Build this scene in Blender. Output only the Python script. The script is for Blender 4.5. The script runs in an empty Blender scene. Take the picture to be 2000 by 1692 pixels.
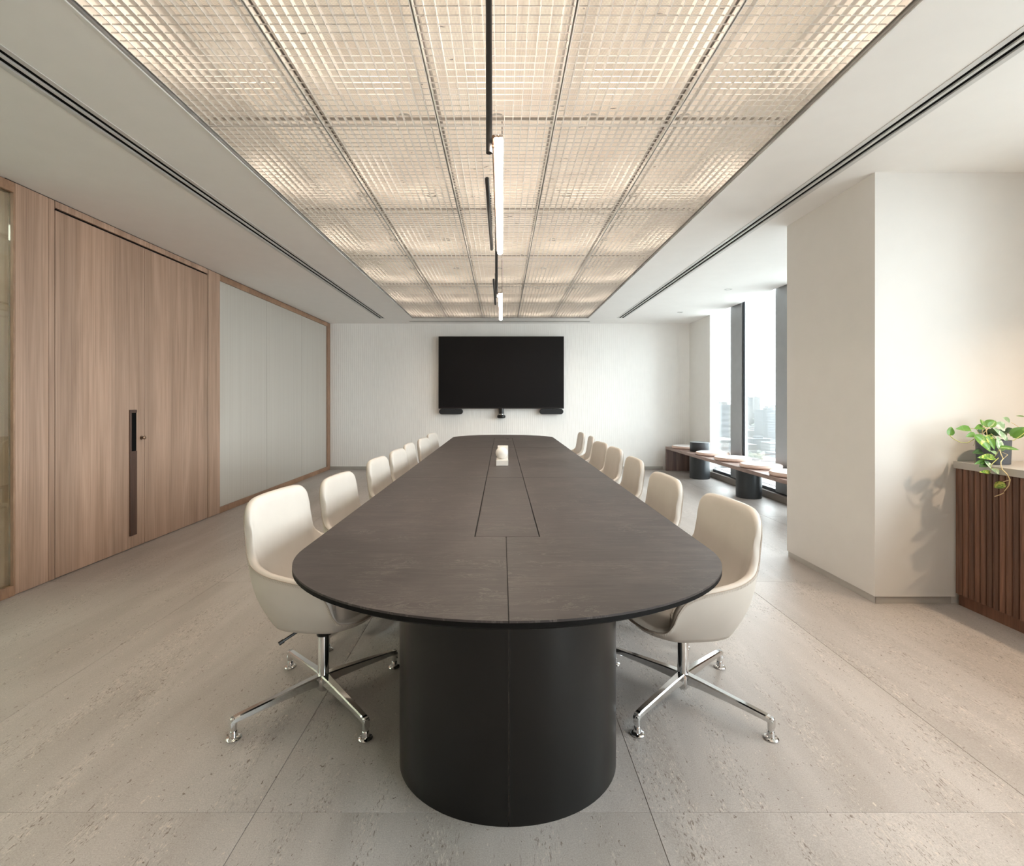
import bpy, bmesh, math, random
from mathutils import Vector, Matrix
R = math.radians
PI = math.pi
SC = bpy.context.scene
COL = SC.collection

# ------------------------------------------------------------------ camera
cam_d = bpy.data.cameras.new('camera')
cam = bpy.data.objects.new('camera', cam_d)
COL.objects.link(cam)
cam.location = (0, 0, 1.25)
cam.rotation_euler = (R(90), 0, 0)
cam_d.sensor_fit = 'HORIZONTAL'
cam_d.sensor_width = 36
cam_d.lens = 17.28
cam_d.shift_x = 0.010
cam_d.shift_y = -0.0315
cam_d.clip_start = 0.05
cam_d.clip_end = 6000
SC.camera = cam

# ------------------------------------------------------------------ sky, exposure
W = bpy.data.worlds.new('sky')
SC.world = W
W.use_nodes = True
bg = W.node_tree.nodes['Background']
bg.inputs[0].default_value = (0.90, 0.95, 1.0, 1)
bg.inputs[1].default_value = 10.0
SC.view_settings.view_transform = 'Standard'
SC.view_settings.look = 'None'
SC.view_settings.gamma = 1
SC.view_settings.use_curve_mapping = False
SC.view_settings.exposure = 0.50
cy = SC.cycles
cy.use_denoising = True
cy.max_bounces = 10
cy.diffuse_bounces = 6
cy.glossy_bounces = 4
cy.transparent_max_bounces = 12
cy.sample_clamp_indirect = 6
cy.caustics_reflective = False
cy.caustics_refractive = False


def portal(loc, sx, sy, rot):
    l = bpy.data.lights.new('daylight_portal', 'AREA')
    l.shape = 'RECTANGLE'
    l.size = sx
    l.size_y = sy
    l.cycles.is_portal = True
    o = bpy.data.objects.new('daylight_portal', l)
    COL.objects.link(o)
    o.location = loc
    o.rotation_euler = rot


portal((3.64, 6.1, 1.38), 4.4, 2.7, (0, R(90), R(0)))     # window band past the column
portal((3.64, -0.78, 1.38), 6.1, 2.7, (0, R(90), R(0)))    # window band beside the camera
for o in COL.objects:
    if o.name.startswith('daylight_portal'):
        # local -Z must look into the room (-X); long side along Y
        o.rotation_euler = Matrix(((0, 0, 1), (1, 0, 0), (0, 1, 0))).to_euler()

# ------------------------------------------------------------------ helpers
def tag(o, label=None, cat=None, group=None, kind=None):
    if label: o['label'] = label
    if cat: o['category'] = cat
    if group: o['group'] = group
    if kind: o['kind'] = kind
    return o


def link(name, me, mats, parent=None, smooth=False, angle=None):
    o = bpy.data.objects.new(name, me)
    COL.objects.link(o)
    if not isinstance(mats, (list, tuple)): mats = [mats]
    for m in mats: me.materials.append(m)
    if smooth:
        for p in me.polygons: p.use_smooth = True
        if angle:
            me.set_sharp_from_angle(angle=R(angle))
    if parent: o.parent = parent
    return o


def empty(name, loc=(0, 0, 0), rz=0, parent=None):
    o = bpy.data.objects.new(name, None)
    COL.objects.link(o)
    o.location = loc
    o.rotation_euler = (0, 0, rz)
    o.empty_display_size = 0.1
    if parent: o.parent = parent
    return o


class MB:
    def __init__(s):
        s.v, s.f, s.mi = [], [], []

    def add(s, vs, fs, mi=0):
        n = len(s.v)
        s.v += [tuple(v) for v in vs]
        for f in fs:
            s.f.append(tuple(n + i for i in f))
            s.mi.append(mi)
        return s

    def box(s, x0, x1, y0, y1, z0, z1, mi=0, bev=0.0):
        if bev > 0:
            b = bev
            # chamfered box: 24 verts
            vs = []
            idx = {}
            for ix, X in enumerate((x0, x1)):
                for iy, Y in enumerate((y0, y1)):
                    for iz, Z in enumerate((z0, z1)):
                        sx = b if ix == 0 else -b
                        sy = b if iy == 0 else -b
                        sz = b if iz == 0 else -b
                        idx[(ix, iy, iz, 'x')] = len(vs); vs.append((X, Y + sy, Z + sz))
                        idx[(ix, iy, iz, 'y')] = len(vs); vs.append((X + sx, Y, Z + sz))
                        idx[(ix, iy, iz, 'z')] = len(vs); vs.append((X + sx, Y + sy, Z))
            g = lambda a, c, e, k: idx[(a, c, e, k)]
            fs = []
            fs.append((g(0,0,0,'x'), g(0,0,1,'x'), g(0,1,1,'x'), g(0,1,0,'x')))
            fs.append((g(1,0,0,'x'), g(1,1,0,'x'), g(1,1,1,'x'), g(1,0,1,'x')))
            fs.append((g(0,0,0,'y'), g(1,0,0,'y'), g(1,0,1,'y'), g(0,0,1,'y')))
            fs.append((g(0,1,0,'y'), g(0,1,1,'y'), g(1,1,1,'y'), g(1,1,0,'y')))
            fs.append((g(0,0,0,'z'), g(0,1,0,'z'), g(1,1,0,'z'), g(1,0,0,'z')))
            fs.append((g(0,0,1,'z'), g(1,0,1,'z'), g(1,1,1,'z'), g(0,1,1,'z')))
            for iy in (0, 1):
                for iz in (0, 1):
                    fs.append((g(0,iy,iz,'y'), g(1,iy,iz,'y'), g(1,iy,iz,'z'), g(0,iy,iz,'z')))
            for ix in (0, 1):
                for iz in (0, 1):
                    fs.append((g(ix,0,iz,'x'), g(ix,1,iz,'x'), g(ix,1,iz,'z'), g(ix,0,iz,'z')))
            for ix in (0, 1):
                for iy in (0, 1):
                    fs.append((g(ix,iy,0,'x'), g(ix,iy,1,'x'), g(ix,iy,1,'y'), g(ix,iy,0,'y')))
            for ix in (0, 1):
                for iy in (0, 1):
                    for iz in (0, 1):
                        fs.append((g(ix,iy,iz,'x'), g(ix,iy,iz,'y'), g(ix,iy,iz,'z')))
            return s.add(vs, fs, mi)
        vs = [(x0,y0,z0),(x1,y0,z0),(x1,y1,z0),(x0,y1,z0),(x0,y0,z1),(x1,y0,z1),(x1,y1,z1),(x0,y1,z1)]
        return s.add(vs, [(0,3,2,1),(4,5,6,7),(0,1,5,4),(1,2,6,5),(2,3,7,6),(3,0,4,7)], mi)

    def lathe(s, prof, n=32, c=(0, 0, 0), mi=0, cap=True, sx=1, sy=1):
        """prof: list of (r, z)"""
        vs, fs = [], []
        for r, z in prof:
            for k in range(n):
                a = 2 * PI * k / n
                vs.append((c[0] + sx * r * math.cos(a), c[1] + sy * r * math.sin(a), c[2] + z))
        for i in range(len(prof) - 1):
            for k in range(n):
                k2 = (k + 1) % n
                fs.append((i*n+k, i*n+k2, (i+1)*n+k2, (i+1)*n+k))
        if cap:
            fs.append(tuple(reversed(range(n))))
            fs.append(tuple((len(prof)-1)*n + k for k in range(n)))
        return s.add(vs, fs, mi)

    def tube(s, pts, r, n=8, mi=0, closed=False, flat=1.0):
        """swept circle along points; r a number or a list"""
        P = [Vector(p) for p in pts]
        m = len(P)
        vs, fs = [], []
        up = Vector((0, 0, 1))
        prev = None
        for i, p in enumerate(P):
            if closed:
                t = P[(i+1) % m] - P[i-1]
            else:
                t = P[min(i+1, m-1)] - P[max(i-1, 0)]
            if t.length < 1e-9: t = Vector((0, 0, 1))
            t.normalize()
            a = (prev if prev is not None else (up if abs(t.z) < 0.95 else Vector((1, 0, 0))))
            a = a - t * a.dot(t)
            if a.length < 1e-6: a = Vector((1, 0, 0)) - t * t.x
            a.normalize()
            prev = a
            b = t.cross(a)
            rr = r[i] if isinstance(r, (list, tuple)) else r
            for k in range(n):
                q = 2 * PI * k / n
                vs.append(tuple(p + a * (math.cos(q) * rr * flat) + b * (math.sin(q) * rr)))
        rng = m if closed else m - 1
        for i in range(rng):
            j = (i + 1) % m
            for k in range(n):
                k2 = (k + 1) % n
                fs.append((i*n+k, i*n+k2, j*n+k2, j*n+k))
        if not closed:
            fs.append(tuple(reversed(range(n))))
            fs.append(tuple((m-1)*n + k for k in range(n)))
        return s.add(vs, fs, mi)

    def prism(s, poly, z0, z1, mi=0, inset=0.0):
        """poly: ccw list of (x,y); inset chamfer on top edge"""
        n = len(poly)
        vs = [(x, y, z0) for x, y in poly] + [(x, y, z1 - inset) for x, y in poly]
        fs = [tuple(reversed(range(n)))]
        for k in range(n):
            k2 = (k + 1) % n
            fs.append((k, k2, n + k2, n + k))
        if inset > 0:
            ip = offset_poly(poly, inset)
            vs += [(x, y, z1) for x, y in ip]
            for k in range(n):
                k2 = (k + 1) % n
                fs.append((n + k, n + k2, 2*n + k2, 2*n + k))
            fs.append(tuple(2*n + k for k in range(n)))
        else:
            fs.append(tuple(n + k for k in range(n)))
        return s.add(vs, fs, mi)

    def mesh(s, name='mesh', fix=True):
        me = bpy.data.meshes.new(name)
        me.from_pydata(s.v, [], s.f)
        for i, p in enumerate(me.polygons): p.material_index = s.mi[i]
        if fix:
            bm = bmesh.new(); bm.from_mesh(me)
            bmesh.ops.recalc_face_normals(bm, faces=bm.faces)
            bm.to_mesh(me); bm.free()
        me.update()
        return me

    def build(s, name, mats, parent=None, smooth=False, angle=None):
        return link(name, s.mesh(name), mats, parent, smooth, angle)


def offset_poly(poly, d):
    """move ccw polygon inwards by d"""
    n = len(poly)
    out = []
    for i in range(n):
        p0, p1, p2 = Vector(poly[i-1]), Vector(poly[i]), Vector(poly[(i+1) % n])
        e1 = (p1 - p0).normalized(); e2 = (p2 - p1).normalized()
        n1 = Vector((-e1.y, e1.x)); n2 = Vector((-e2.y, e2.x))
        b = n1 + n2
        if b.length < 1e-6: b = n1
        b.normalize()
        c = max(0.4, b.dot(n1))
        q = p1 + b * (d / c)
        out.append((q.x, q.y))
    return out


# ------------------------------------------------------------------ materials
def newmat(name):
    m = bpy.data.materials.new(name)
    m.use_nodes = True
    nt = m.node_tree
    b = nt.nodes['Principled BSDF']
    return m, nt, b


def N(nt, t, **kw):
    n = nt.nodes.new(t)
    for k, v in kw.items():
        if k in ('operation', 'blend_type', 'noise_dimensions', 'feature', 'distance', 'wave_type', 'bands_direction',
                 'wave_profile', 'data_type', 'interpolation_type', 'clamp', 'voronoi_dimensions', 'invert', 'vector_type'):
            setattr(n, k, v)
        else:
            n.inputs[k.replace('_', ' ')].default_value = v
    return n


def mapped(nt, scale, coord='Object', rnd=0.0, rot=(0, 0, 0)):
    tc = nt.nodes.new('ShaderNodeTexCoord')
    mp = nt.nodes.new('ShaderNodeMapping')
    mp.inputs['Scale'].default_value = scale
    mp.inputs['Rotation'].default_value = rot
    nt.links.new(tc.outputs[coord], mp.inputs['Vector'])
    if rnd:
        oi = nt.nodes.new('ShaderNodeObjectInfo')
        mu = N(nt, 'ShaderNodeMath', operation='MULTIPLY'); mu.inputs[1].default_value = rnd
        nt.links.new(oi.outputs['Random'], mu.inputs[0])
        cx = nt.nodes.new('ShaderNodeCombineXYZ')
        for k in range(3): nt.links.new(mu.outputs[0], cx.inputs[k])
        nt.links.new(cx.outputs[0], mp.inputs['Location'])
    return mp.outputs['Vector']


def noise(nt, vec, scale, detail=4, rough=0.5, dist=0.0):
    n = N(nt, 'ShaderNodeTexNoise', Scale=scale, Detail=detail, Roughness=rough, Distortion=dist)
    nt.links.new(vec, n.inputs['Vector'])
    return n.outputs['Fac']


def ramp(nt, fac, stops):
    r = nt.nodes.new('ShaderNodeValToRGB')
    e = r.color_ramp.elements
    while len(e) < len(stops): e.new(0.5)
    for i, (p, c) in enumerate(stops):
        e[i].position = p
        e[i].color = (*c, 1) if len(c) == 3 else c
    nt.links.new(fac, r.inputs[0])
    return r.outputs[0]


def mixc(nt, fac, a, b, mode='MIX'):
    m = nt.nodes.new('ShaderNodeMix')
    m.data_type = 'RGBA'
    m.blend_type = mode
    for sock, v in ((m.inputs[0], fac), (m.inputs[6], a), (m.inputs[7], b)):
        if hasattr(v, 'links') or hasattr(v, 'is_linked'):
            nt.links.new(v, sock)
        elif isinstance(v, (int, float)):
            sock.default_value = v
        else:
            sock.default_value = (*v, 1)
    return m.outputs[2]


def bump(nt, b, h, strength=0.3, dist=0.002):
    bp = N(nt, 'ShaderNodeBump', Strength=strength, Distance=dist)
    nt.links.new(h, bp.inputs['Height'])
    nt.links.new(bp.outputs[0], b.inputs['Normal'])


def plain(name, col, rough=0.5, metal=0.0, spec=0.5, var=0.04, coat=0.0):
    m, nt, b = newmat(name)
    v = mapped(nt, (1, 1, 1))
    n = noise(nt, v, 7, 3)
    lo = tuple(c * (1 - var) for c in col); hi = tuple(min(1, c * (1 + var)) for c in col)
    nt.links.new(ramp(nt, n, [(0.3, lo), (0.7, hi)]), b.inputs['Base Color'])
    b.inputs['Roughness'].default_value = rough
    b.inputs['Metallic'].default_value = metal
    b.inputs['Specular IOR Level'].default_value = spec
    b.inputs['Coat Weight'].default_value = coat
    return m


def emis(name, col, strength, base=(0.8, 0.8, 0.8)):
    m, nt, b = newmat(name)
    b.inputs['Base Color'].default_value = (*base, 1)
    b.inputs['Emission Color'].default_value = (*col, 1)
    b.inputs['Emission Strength'].default_value = strength
    return m


def wood(name, dark, light, scale=(7, 7, 0.35), rough=0.45, fine=1.0, rnd=3.0, vary=0.05):
    m, nt, b = newmat(name)
    v = mapped(nt, scale, rnd=rnd)
    n1 = noise(nt, v, 1.6, 6, 0.6, 1.2)
    v2 = mapped(nt, (scale[0]*14, scale[1]*14, scale[2]*3), rnd=rnd)
    n2 = noise(nt, v2, 1.5, 4, 0.6)
    c1 = ramp(nt, n1, [(0.28, dark), (0.5, tuple((a+c)/2 for a, c in zip(dark, light))), (0.72, light)])
    c2 = ramp(nt, n2, [(0.34, (0.64, 0.61, 0.585)), (0.52, (0.95, 0.95, 0.95)), (0.70, (1.08, 1.08, 1.08))])
    col = mixc(nt, 0.6 * fine, c1, c2, 'MULTIPLY')
    v3 = mapped(nt, (scale[0]*1.2, scale[1]*1.2, 0.02), rnd=rnd)
    n3 = noise(nt, v3, 1.0, 0, 0.5)
    c3 = ramp(nt, n3, [(0.35, (0.86, 0.85, 0.84)), (0.65, (1.08, 1.07, 1.06))])
    col = mixc(nt, 0.8, col, c3, 'MULTIPLY')
    if rnd:
        oi = nt.nodes.new('ShaderNodeObjectInfo')
        col = mixc(nt, 1.0, col, ramp(nt, oi.outputs['Random'], [(0.0, (1 - vary,) * 3), (1.0, (1 + vary,) * 3)]), 'MULTIPLY')
    nt.links.new(col, b.inputs['Base Color'])
    b.inputs['Roughness'].default_value = rough
    bump(nt, b, n2, 0.15, 0.0006)
    return m


def stone_floor():
    m, nt, b = newmat('fossil_limestone')
    v = mapped(nt, (1, 1, 1), 'Object', rnd=37.0)
    vs = mapped(nt, (3.2, 0.55, 1), 'Object', rnd=37.0, rot=(0, 0, R(4)))
    # broad cloudy flow running down the room
    n1 = noise(nt, vs, 1.3, 5, 0.55, 0.6)
    base = ramp(nt, n1, [(0.3, (0.36, 0.328, 0.305)), (0.5, (0.42, 0.387, 0.365)), (0.72, (0.48, 0.447, 0.425))])
    # grain
    ng = noise(nt, v, 260, 3, 0.7)
    base = mixc(nt, 0.55, base, ramp(nt, ng, [(0.32, (0.62, 0.60, 0.58)), (0.68, (1.20, 1.20, 1.20))]), 'MULTIPLY')
    # streak mask: narrow bands of debris
    nm = noise(nt, vs, 2.1, 3, 0.5, 0.4)
    mask = ramp(nt, nm, [(0.50, (0.05, 0.05, 0.05)), (0.59, (1, 1, 1))])
    vf = mapped(nt, (125, 34, 1), 'Object', rnd=37.0, rot=(0, 0, R(9)))
    nd = noise(nt, vf, 1.0, 2, 0.6, 1.6)
    dark = ramp(nt, nd, [(0.60, (0, 0, 0)), (0.66, (0.85, 0.85, 0.85))])
    lightf = ramp(nt, nd, [(0.35, (0.85, 0.85, 0.85)), (0.41, (0, 0, 0))])
    md = mixc(nt, 1.0, mask, dark, 'MULTIPLY')
    ml = mixc(nt, 1.0, mask, lightf, 'MULTIPLY')
    base = mixc(nt, md, base, (0.15, 0.115, 0.09))
    base = mixc(nt, ml, base, (0.54, 0.48, 0.43))
    # fine specks everywhere
    vo = mapped(nt, (120, 60, 1), 'Object', rnd=37.0, rot=(0, 0, R(25)))
    nv = noise(nt, vo, 1.0, 1, 0.5, 0.8)
    sp = ramp(nt, nv, [(0.72, (0, 0, 0)), (0.75, (1, 1, 1))])
    base = mixc(nt, sp, base, (0.17, 0.135, 0.11))
    sl = ramp(nt, nv, [(0.24, (1, 1, 1)), (0.27, (0, 0, 0))])
    base = mixc(nt, sl, base, (0.55, 0.49, 0.43))
    nt.links.new(base, b.inputs['Base Color'])
    b.inputs['Roughness'].default_value = 0.38
    b.inputs['Specular IOR Level'].default_value = 0.45
    bump(nt, b, ng, 0.12, 0.0006)
    return m


def slate():
    m, nt, b = newmat('dark_slate_top')
    v = mapped(nt, (1, 1.0, 1), rnd=11.0)
    n1 = noise(nt, v, 2.2, 6, 0.62, 0.5)
    base = ramp(nt, n1, [(0.3, (0.032, 0.0255, 0.0245)), (0.55, (0.046, 0.037, 0.0355)), (0.75, (0.070, 0.057, 0.053))])
    # faint grain streaks running across, slightly tilted
    v2 = mapped(nt, (4, 34, 1), rnd=11.0, rot=(0, 0, R(17)))
    n2 = noise(nt, v2, 1.1, 6, 0.7, 0.9)
    base = mixc(nt, 0.75, base, ramp(nt, n2, [(0.3, (0.60, 0.60, 0.60)), (0.72, (1.45, 1.43, 1.40))]), 'MULTIPLY')
    # broken pale veins: thin iso-lines of a distorted noise
    v3 = mapped(nt, (2.2, 7.5, 1), rnd=11.0, rot=(0, 0, R(20)))
    n3 = noise(nt, v3, 1.9, 8, 0.72, 1.1)
    ve = ramp(nt, n3, [(0.484, (0, 0, 0)), (0.5, (1, 1, 1)), (0.516, (0, 0, 0))])
    n4 = noise(nt, v, 5.5, 3, 0.6)
    br = ramp(nt, n4, [(0.42, (0, 0, 0)), (0.68, (0.55, 0.55, 0.55))])
    vm = mixc(nt, 1.0, ve, br, 'MULTIPLY')
    base = mixc(nt, vm, base, (0.20, 0.175, 0.155))
    nt.links.new(base, b.inputs['Base Color'])
    b.inputs['Roughness'].default_value = 0.48
    b.inputs['Specular IOR Level'].default_value = 0.38
    bump(nt, b, n2, 0.25, 0.0012)
    return m


def leather(name, col):
    m, nt, b = newmat(name)
    v = mapped(nt, (1, 1, 1))
    vo = N(nt, 'ShaderNodeTexVoronoi', Scale=420.0)
    nt.links.new(v, vo.inputs['Vector'])
    n = noise(nt, v, 9, 3)
    nt.links.new(ramp(nt, n, [(0.3, tuple(c*0.97 for c in col)), (0.7, tuple(min(1, c*1.03) for c in col))]), b.inputs['Base Color'])
    b.inputs['Roughness'].default_value = 0.42
    bump(nt, b, vo.outputs['Distance'], 0.12, 0.0005)
    return m


def perforated():
    """cream perforated sheet with a lit plenum behind: every hole is a small point of light"""
    m, nt, b = newmat('perforated_sheet')
    tc = nt.nodes.new('ShaderNodeTexCoord')
    sep = nt.nodes.new('ShaderNodeSeparateXYZ')
    nt.links.new(tc.outputs['Object'], sep.inputs[0])
    sq = []
    for k in (0, 1):
        a = N(nt, 'ShaderNodeMath', operation='MULTIPLY'); a.inputs[1].default_value = 1 / 0.0062
        nt.links.new(sep.outputs[k], a.inputs[0])
        f = N(nt, 'ShaderNodeMath', operation='FRACT'); nt.links.new(a.outputs[0], f.inputs[0])
        c = N(nt, 'ShaderNodeMath', operation='SUBTRACT'); c.inputs[1].default_value = 0.5
        nt.links.new(f.outputs[0], c.inputs[0])
        p = N(nt, 'ShaderNodeMath', operation='MULTIPLY')
        nt.links.new(c.outputs[0], p.inputs[0]); nt.links.new(c.outputs[0], p.inputs[1])
        sq.append(p.outputs[0])
    s = N(nt, 'ShaderNodeMath', operation='ADD')
    nt.links.new(sq[0], s.inputs[0]); nt.links.new(sq[1], s.inputs[1])
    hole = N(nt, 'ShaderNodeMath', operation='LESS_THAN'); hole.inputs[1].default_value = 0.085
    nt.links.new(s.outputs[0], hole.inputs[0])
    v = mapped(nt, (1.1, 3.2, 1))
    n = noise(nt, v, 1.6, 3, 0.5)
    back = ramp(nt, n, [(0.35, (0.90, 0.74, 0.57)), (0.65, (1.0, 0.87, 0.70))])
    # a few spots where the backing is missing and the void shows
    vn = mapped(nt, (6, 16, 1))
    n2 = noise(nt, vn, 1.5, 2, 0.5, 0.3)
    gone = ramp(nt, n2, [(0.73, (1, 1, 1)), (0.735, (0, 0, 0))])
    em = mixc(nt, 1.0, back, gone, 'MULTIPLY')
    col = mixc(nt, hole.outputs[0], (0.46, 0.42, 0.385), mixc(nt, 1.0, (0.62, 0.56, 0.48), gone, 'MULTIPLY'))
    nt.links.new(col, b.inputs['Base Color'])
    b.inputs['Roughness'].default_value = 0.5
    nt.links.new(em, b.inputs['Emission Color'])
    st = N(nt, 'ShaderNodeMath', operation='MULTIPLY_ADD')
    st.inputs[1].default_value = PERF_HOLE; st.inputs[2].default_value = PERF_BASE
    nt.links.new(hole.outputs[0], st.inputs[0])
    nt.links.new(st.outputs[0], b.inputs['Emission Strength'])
    return m


def glass(name, tint=(0.95, 0.98, 0.97), refl=0.06):
    m = bpy.data.materials.new(name)
    m.use_nodes = True
    nt = m.node_tree
    nt.nodes.remove(nt.nodes['Principled BSDF'])
    out = nt.nodes['Material Output']
    t = nt.nodes.new('ShaderNodeBsdfTransparent'); t.inputs[0].default_value = (*tint, 1)
    g = nt.nodes.new('ShaderNodeBsdfGlossy'); g.inputs['Roughness'].default_value = 0.02
    lw = N(nt, 'ShaderNodeLayerWeight', Blend=0.12)
    mu = N(nt, 'ShaderNodeMath', operation='MULTIPLY_ADD'); mu.inputs[1].default_value = 0.5; mu.inputs[2].default_value = refl
    nt.links.new(lw.outputs['Fresnel'], mu.inputs[0])
    mx = nt.nodes.new('ShaderNodeMixShader')
    nt.links.new(mu.outputs[0], mx.inputs[0])
    nt.links.new(t.outputs[0], mx.inputs[1]); nt.links.new(g.outputs[0], mx.inputs[2])
    nt.links.new(mx.outputs[0], out.inputs[0])
    return m


def leafmat(name, green, pale, amount):
    m, nt, b = newmat(name)
    v = mapped(nt, (26, 9, 20), 'Object', rnd=9.0)
    n = noise(nt, v, 1.2, 4, 0.6, 1.0)
    c = ramp(nt, n, [(max(0.0, 0.62 - amount), green), (0.72 - amount, pale)])
    nt.links.new(c, b.inputs['Base Color'])
    b.inputs['Roughness'].default_value = 0.35
    b.inputs['Subsurface Weight'].default_value = 0.0
    return m


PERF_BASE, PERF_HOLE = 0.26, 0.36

PLENUM_W = 13
M = {}
M['floor'] = stone_floor()
M['grout'] = plain('grout', (0.34, 0.31, 0.285), 0.9)
M['white'] = plain('ceiling_paint', (0.90, 0.89, 0.875), 0.85, var=0.01)
M['wallp'] = plain('wall_paint', (0.86, 0.845, 0.815), 0.8, var=0.012)
M['relief'] = plain('relief_plaster', (0.93, 0.915, 0.89), 0.7, var=0.01)
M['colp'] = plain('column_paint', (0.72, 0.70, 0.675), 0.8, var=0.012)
M['skirt'] = plain('skirting', (0.50, 0.48, 0.45), 0.35, 0.3)
M['oak'] = wood('oak_veneer', (0.35, 0.222, 0.155), (0.52, 0.352, 0.26), (5, 5, 0.30))
M['oakframe'] = wood('oak_frame', (0.27, 0.15, 0.09), (0.38, 0.23, 0.145), (9, 3, 3))
M['walnut'] = wood('walnut', (0.10, 0.044, 0.027), (0.22, 0.105, 0.064), (9, 9, 0.6), 0.4, vary=0.25)
M['walnutd'] = wood('dark_walnut', (0.045, 0.020, 0.012), (0.105, 0.050, 0.030), (9, 9, 0.6), 0.45)
M['bench'] = wood('bench_walnut', (0.20, 0.13, 0.11), (0.36, 0.25, 0.215), (10, 0.5, 10), 0.4)
M['benchpanel'] = wood('bench_panel_walnut', (0.13, 0.08, 0.07), (0.30, 0.205, 0.18), (16, 16, 0.4), 0.4)
M['slate'] = slate()
M['black'] = plain('black_lacquer', (0.005, 0.0045, 0.004), 0.30, 0.0, 0.35)
M['blackedge'] = plain('black_edge', (0.004, 0.0036, 0.0034), 0.55, 0.0, 0.12)
M['blackm'] = plain('black_metal', (0.018, 0.017, 0.017), 0.35, 0.2)
M['charcoal'] = plain('charcoal_metal', (0.05, 0.055, 0.06), 0.38, 0.3)
M['void'] = plain('slot_void', (0.004, 0.004, 0.004), 0.9, spec=0.1)
M['screen'] = plain('screen', (0.005, 0.005, 0.006), 0.35, 0, 0.25)
M['fabricblack'] = plain('speaker_cloth', (0.022, 0.023, 0.025), 0.9)
M['chrome'] = plain('chrome', (0.72, 0.72, 0.72), 0.09, 1.0, var=0.01)
M['leather'] = leather('cream_leather', (0.58, 0.535, 0.485))
M['thread'] = plain('stitch_thread', (0.42, 0.36, 0.30), 0.8)
M['bronze'] = plain('bronze', (0.23, 0.15, 0.10), 0.3, 0.8)
M['tube'] = emis('lamp_tube_glow', (1.0, 0.88, 0.74), 42.0)
M['grate'] = plain('grating_white', (0.80, 0.775, 0.74), 0.45, 0.2)
M['galv'] = plain('galvanised', (0.42, 0.40, 0.38), 0.45, 0.5, var=0.25)
M['perf'] = perforated()
M['winmetal'] = plain('window_aluminium', (0.36, 0.37, 0.38), 0.4, 0.4)
M['windark'] = plain('window_rail_dark', (0.03, 0.035, 0.045), 0.35, 0.3)
M['winlight'] = plain('window_bead', (0.62, 0.62, 0.61), 0.4)
M['kerb'] = plain('window_kerb', (0.30, 0.265, 0.235), 0.5)
M['glass'] = glass('window_glass')
M['glassl'] = glass('partition_glass', (0.60, 0.64, 0.60), 0.10)
M['cushion'] = plain('blush_fabric', (0.74, 0.56, 0.48), 0.9, var=0.03)
M['cushtop'] = plain('pale_fabric', (0.80, 0.76, 0.75), 0.9, var=0.03)
M['counter'] = plain('counter_stone', (0.43, 0.395, 0.36), 0.4, var=0.03)
M['marble'] = plain('white_marble', (0.80, 0.76, 0.72), 0.3, var=0.06)
M['pot'] = plain('slate_pot', (0.075, 0.080, 0.092), 0.6)
M['soil'] = plain('soil', (0.03, 0.022, 0.016), 0.95)
M['stem'] = plain('stem', (0.42, 0.42, 0.13), 0.5)
M['stemp'] = plain('stem_pale', (0.70, 0.55, 0.30), 0.5)
M['leaf0'] = leafmat('leaf_green', (0.09, 0.22, 0.025), (0.20, 0.36, 0.06), 0.05)
M['leaf1'] = leafmat('leaf_variegated', (0.10, 0.24, 0.03), (0.62, 0.66, 0.16), 0.13)
M['leaf2'] = leafmat('leaf_pale', (0.26, 0.40, 0.22), (0.62, 0.72, 0.55), 0.12)
M['leaf3'] = leafmat('leaf_dark', (0.025, 0.065, 0.012), (0.05, 0.12, 0.03), 0.02)


def filmglass():
    m, nt, b = newmat('backed_glass')
    v = mapped(nt, (1, 26, 0.35))
    n = noise(nt, v, 1.2, 2, 0.5)
    nt.links.new(ramp(nt, n, [(0.35, (0.50, 0.465, 0.415)), (0.65, (0.53, 0.50, 0.45))]), b.inputs['Base Color'])
    b.inputs['Roughness'].default_value = 0.6
    b.inputs['Coat Weight'].default_value = 1.0
    b.inputs['Coat Roughness'].default_value = 0.03
    b.inputs['Coat IOR'].default_value = 1.5
    return m


M['film'] = filmglass()

CZ = 2.656          # ceiling height
YB = 8.955          # far wall
XL = -3.125         # left wall face
XR = 3.50           # window plane
YR = -3.8           # wall behind the camera

# ================================================================== SETTING
# ---- floor: a grout bed and stone tiles
fl = MB().box(-3.4, 4.3, YR - 0.3, YB + 0.2, -0.12, -0.003).build('floor', M['grout'])
tag(fl, kind='structure')
xs = [-3.40, -3.148 + 1.2, -0.748, 0.452, 1.652, 2.852, 4.052]
xs = [-3.148, -1.948, -0.748, 0.452, 1.652, 2.852, 3.60]
ys = [-4.1, -2.307, -0.407, 1.4925, 3.392, 5.292, 7.192, YB]
g = 0.0009
tile_m = MB().box(g, 1.2 - g, g, 1.9 - g, -0.03, 0.0, bev=0.0008).mesh('tile')
first = True
for i in range(6):
    for j in range(7):
        w, l = xs[i+1] - xs[i], ys[j+1] - ys[j]
        if abs(w - 1.2) < 0.01 and abs(l - 1.9) < 0.01:
            me = tile_m
            if first: me.materials.append(M['floor']); first = False
            o = bpy.data.objects.new('tile', me); COL.objects.link(o)
        else:
            me = MB().box(g, w - g, g, l - g, -0.03, 0.0, bev=0.0008).mesh('tile')
            o = link('tile', me, M['floor'])
        o.location = (xs[i], ys[j], 0)
        o.parent = fl

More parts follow.
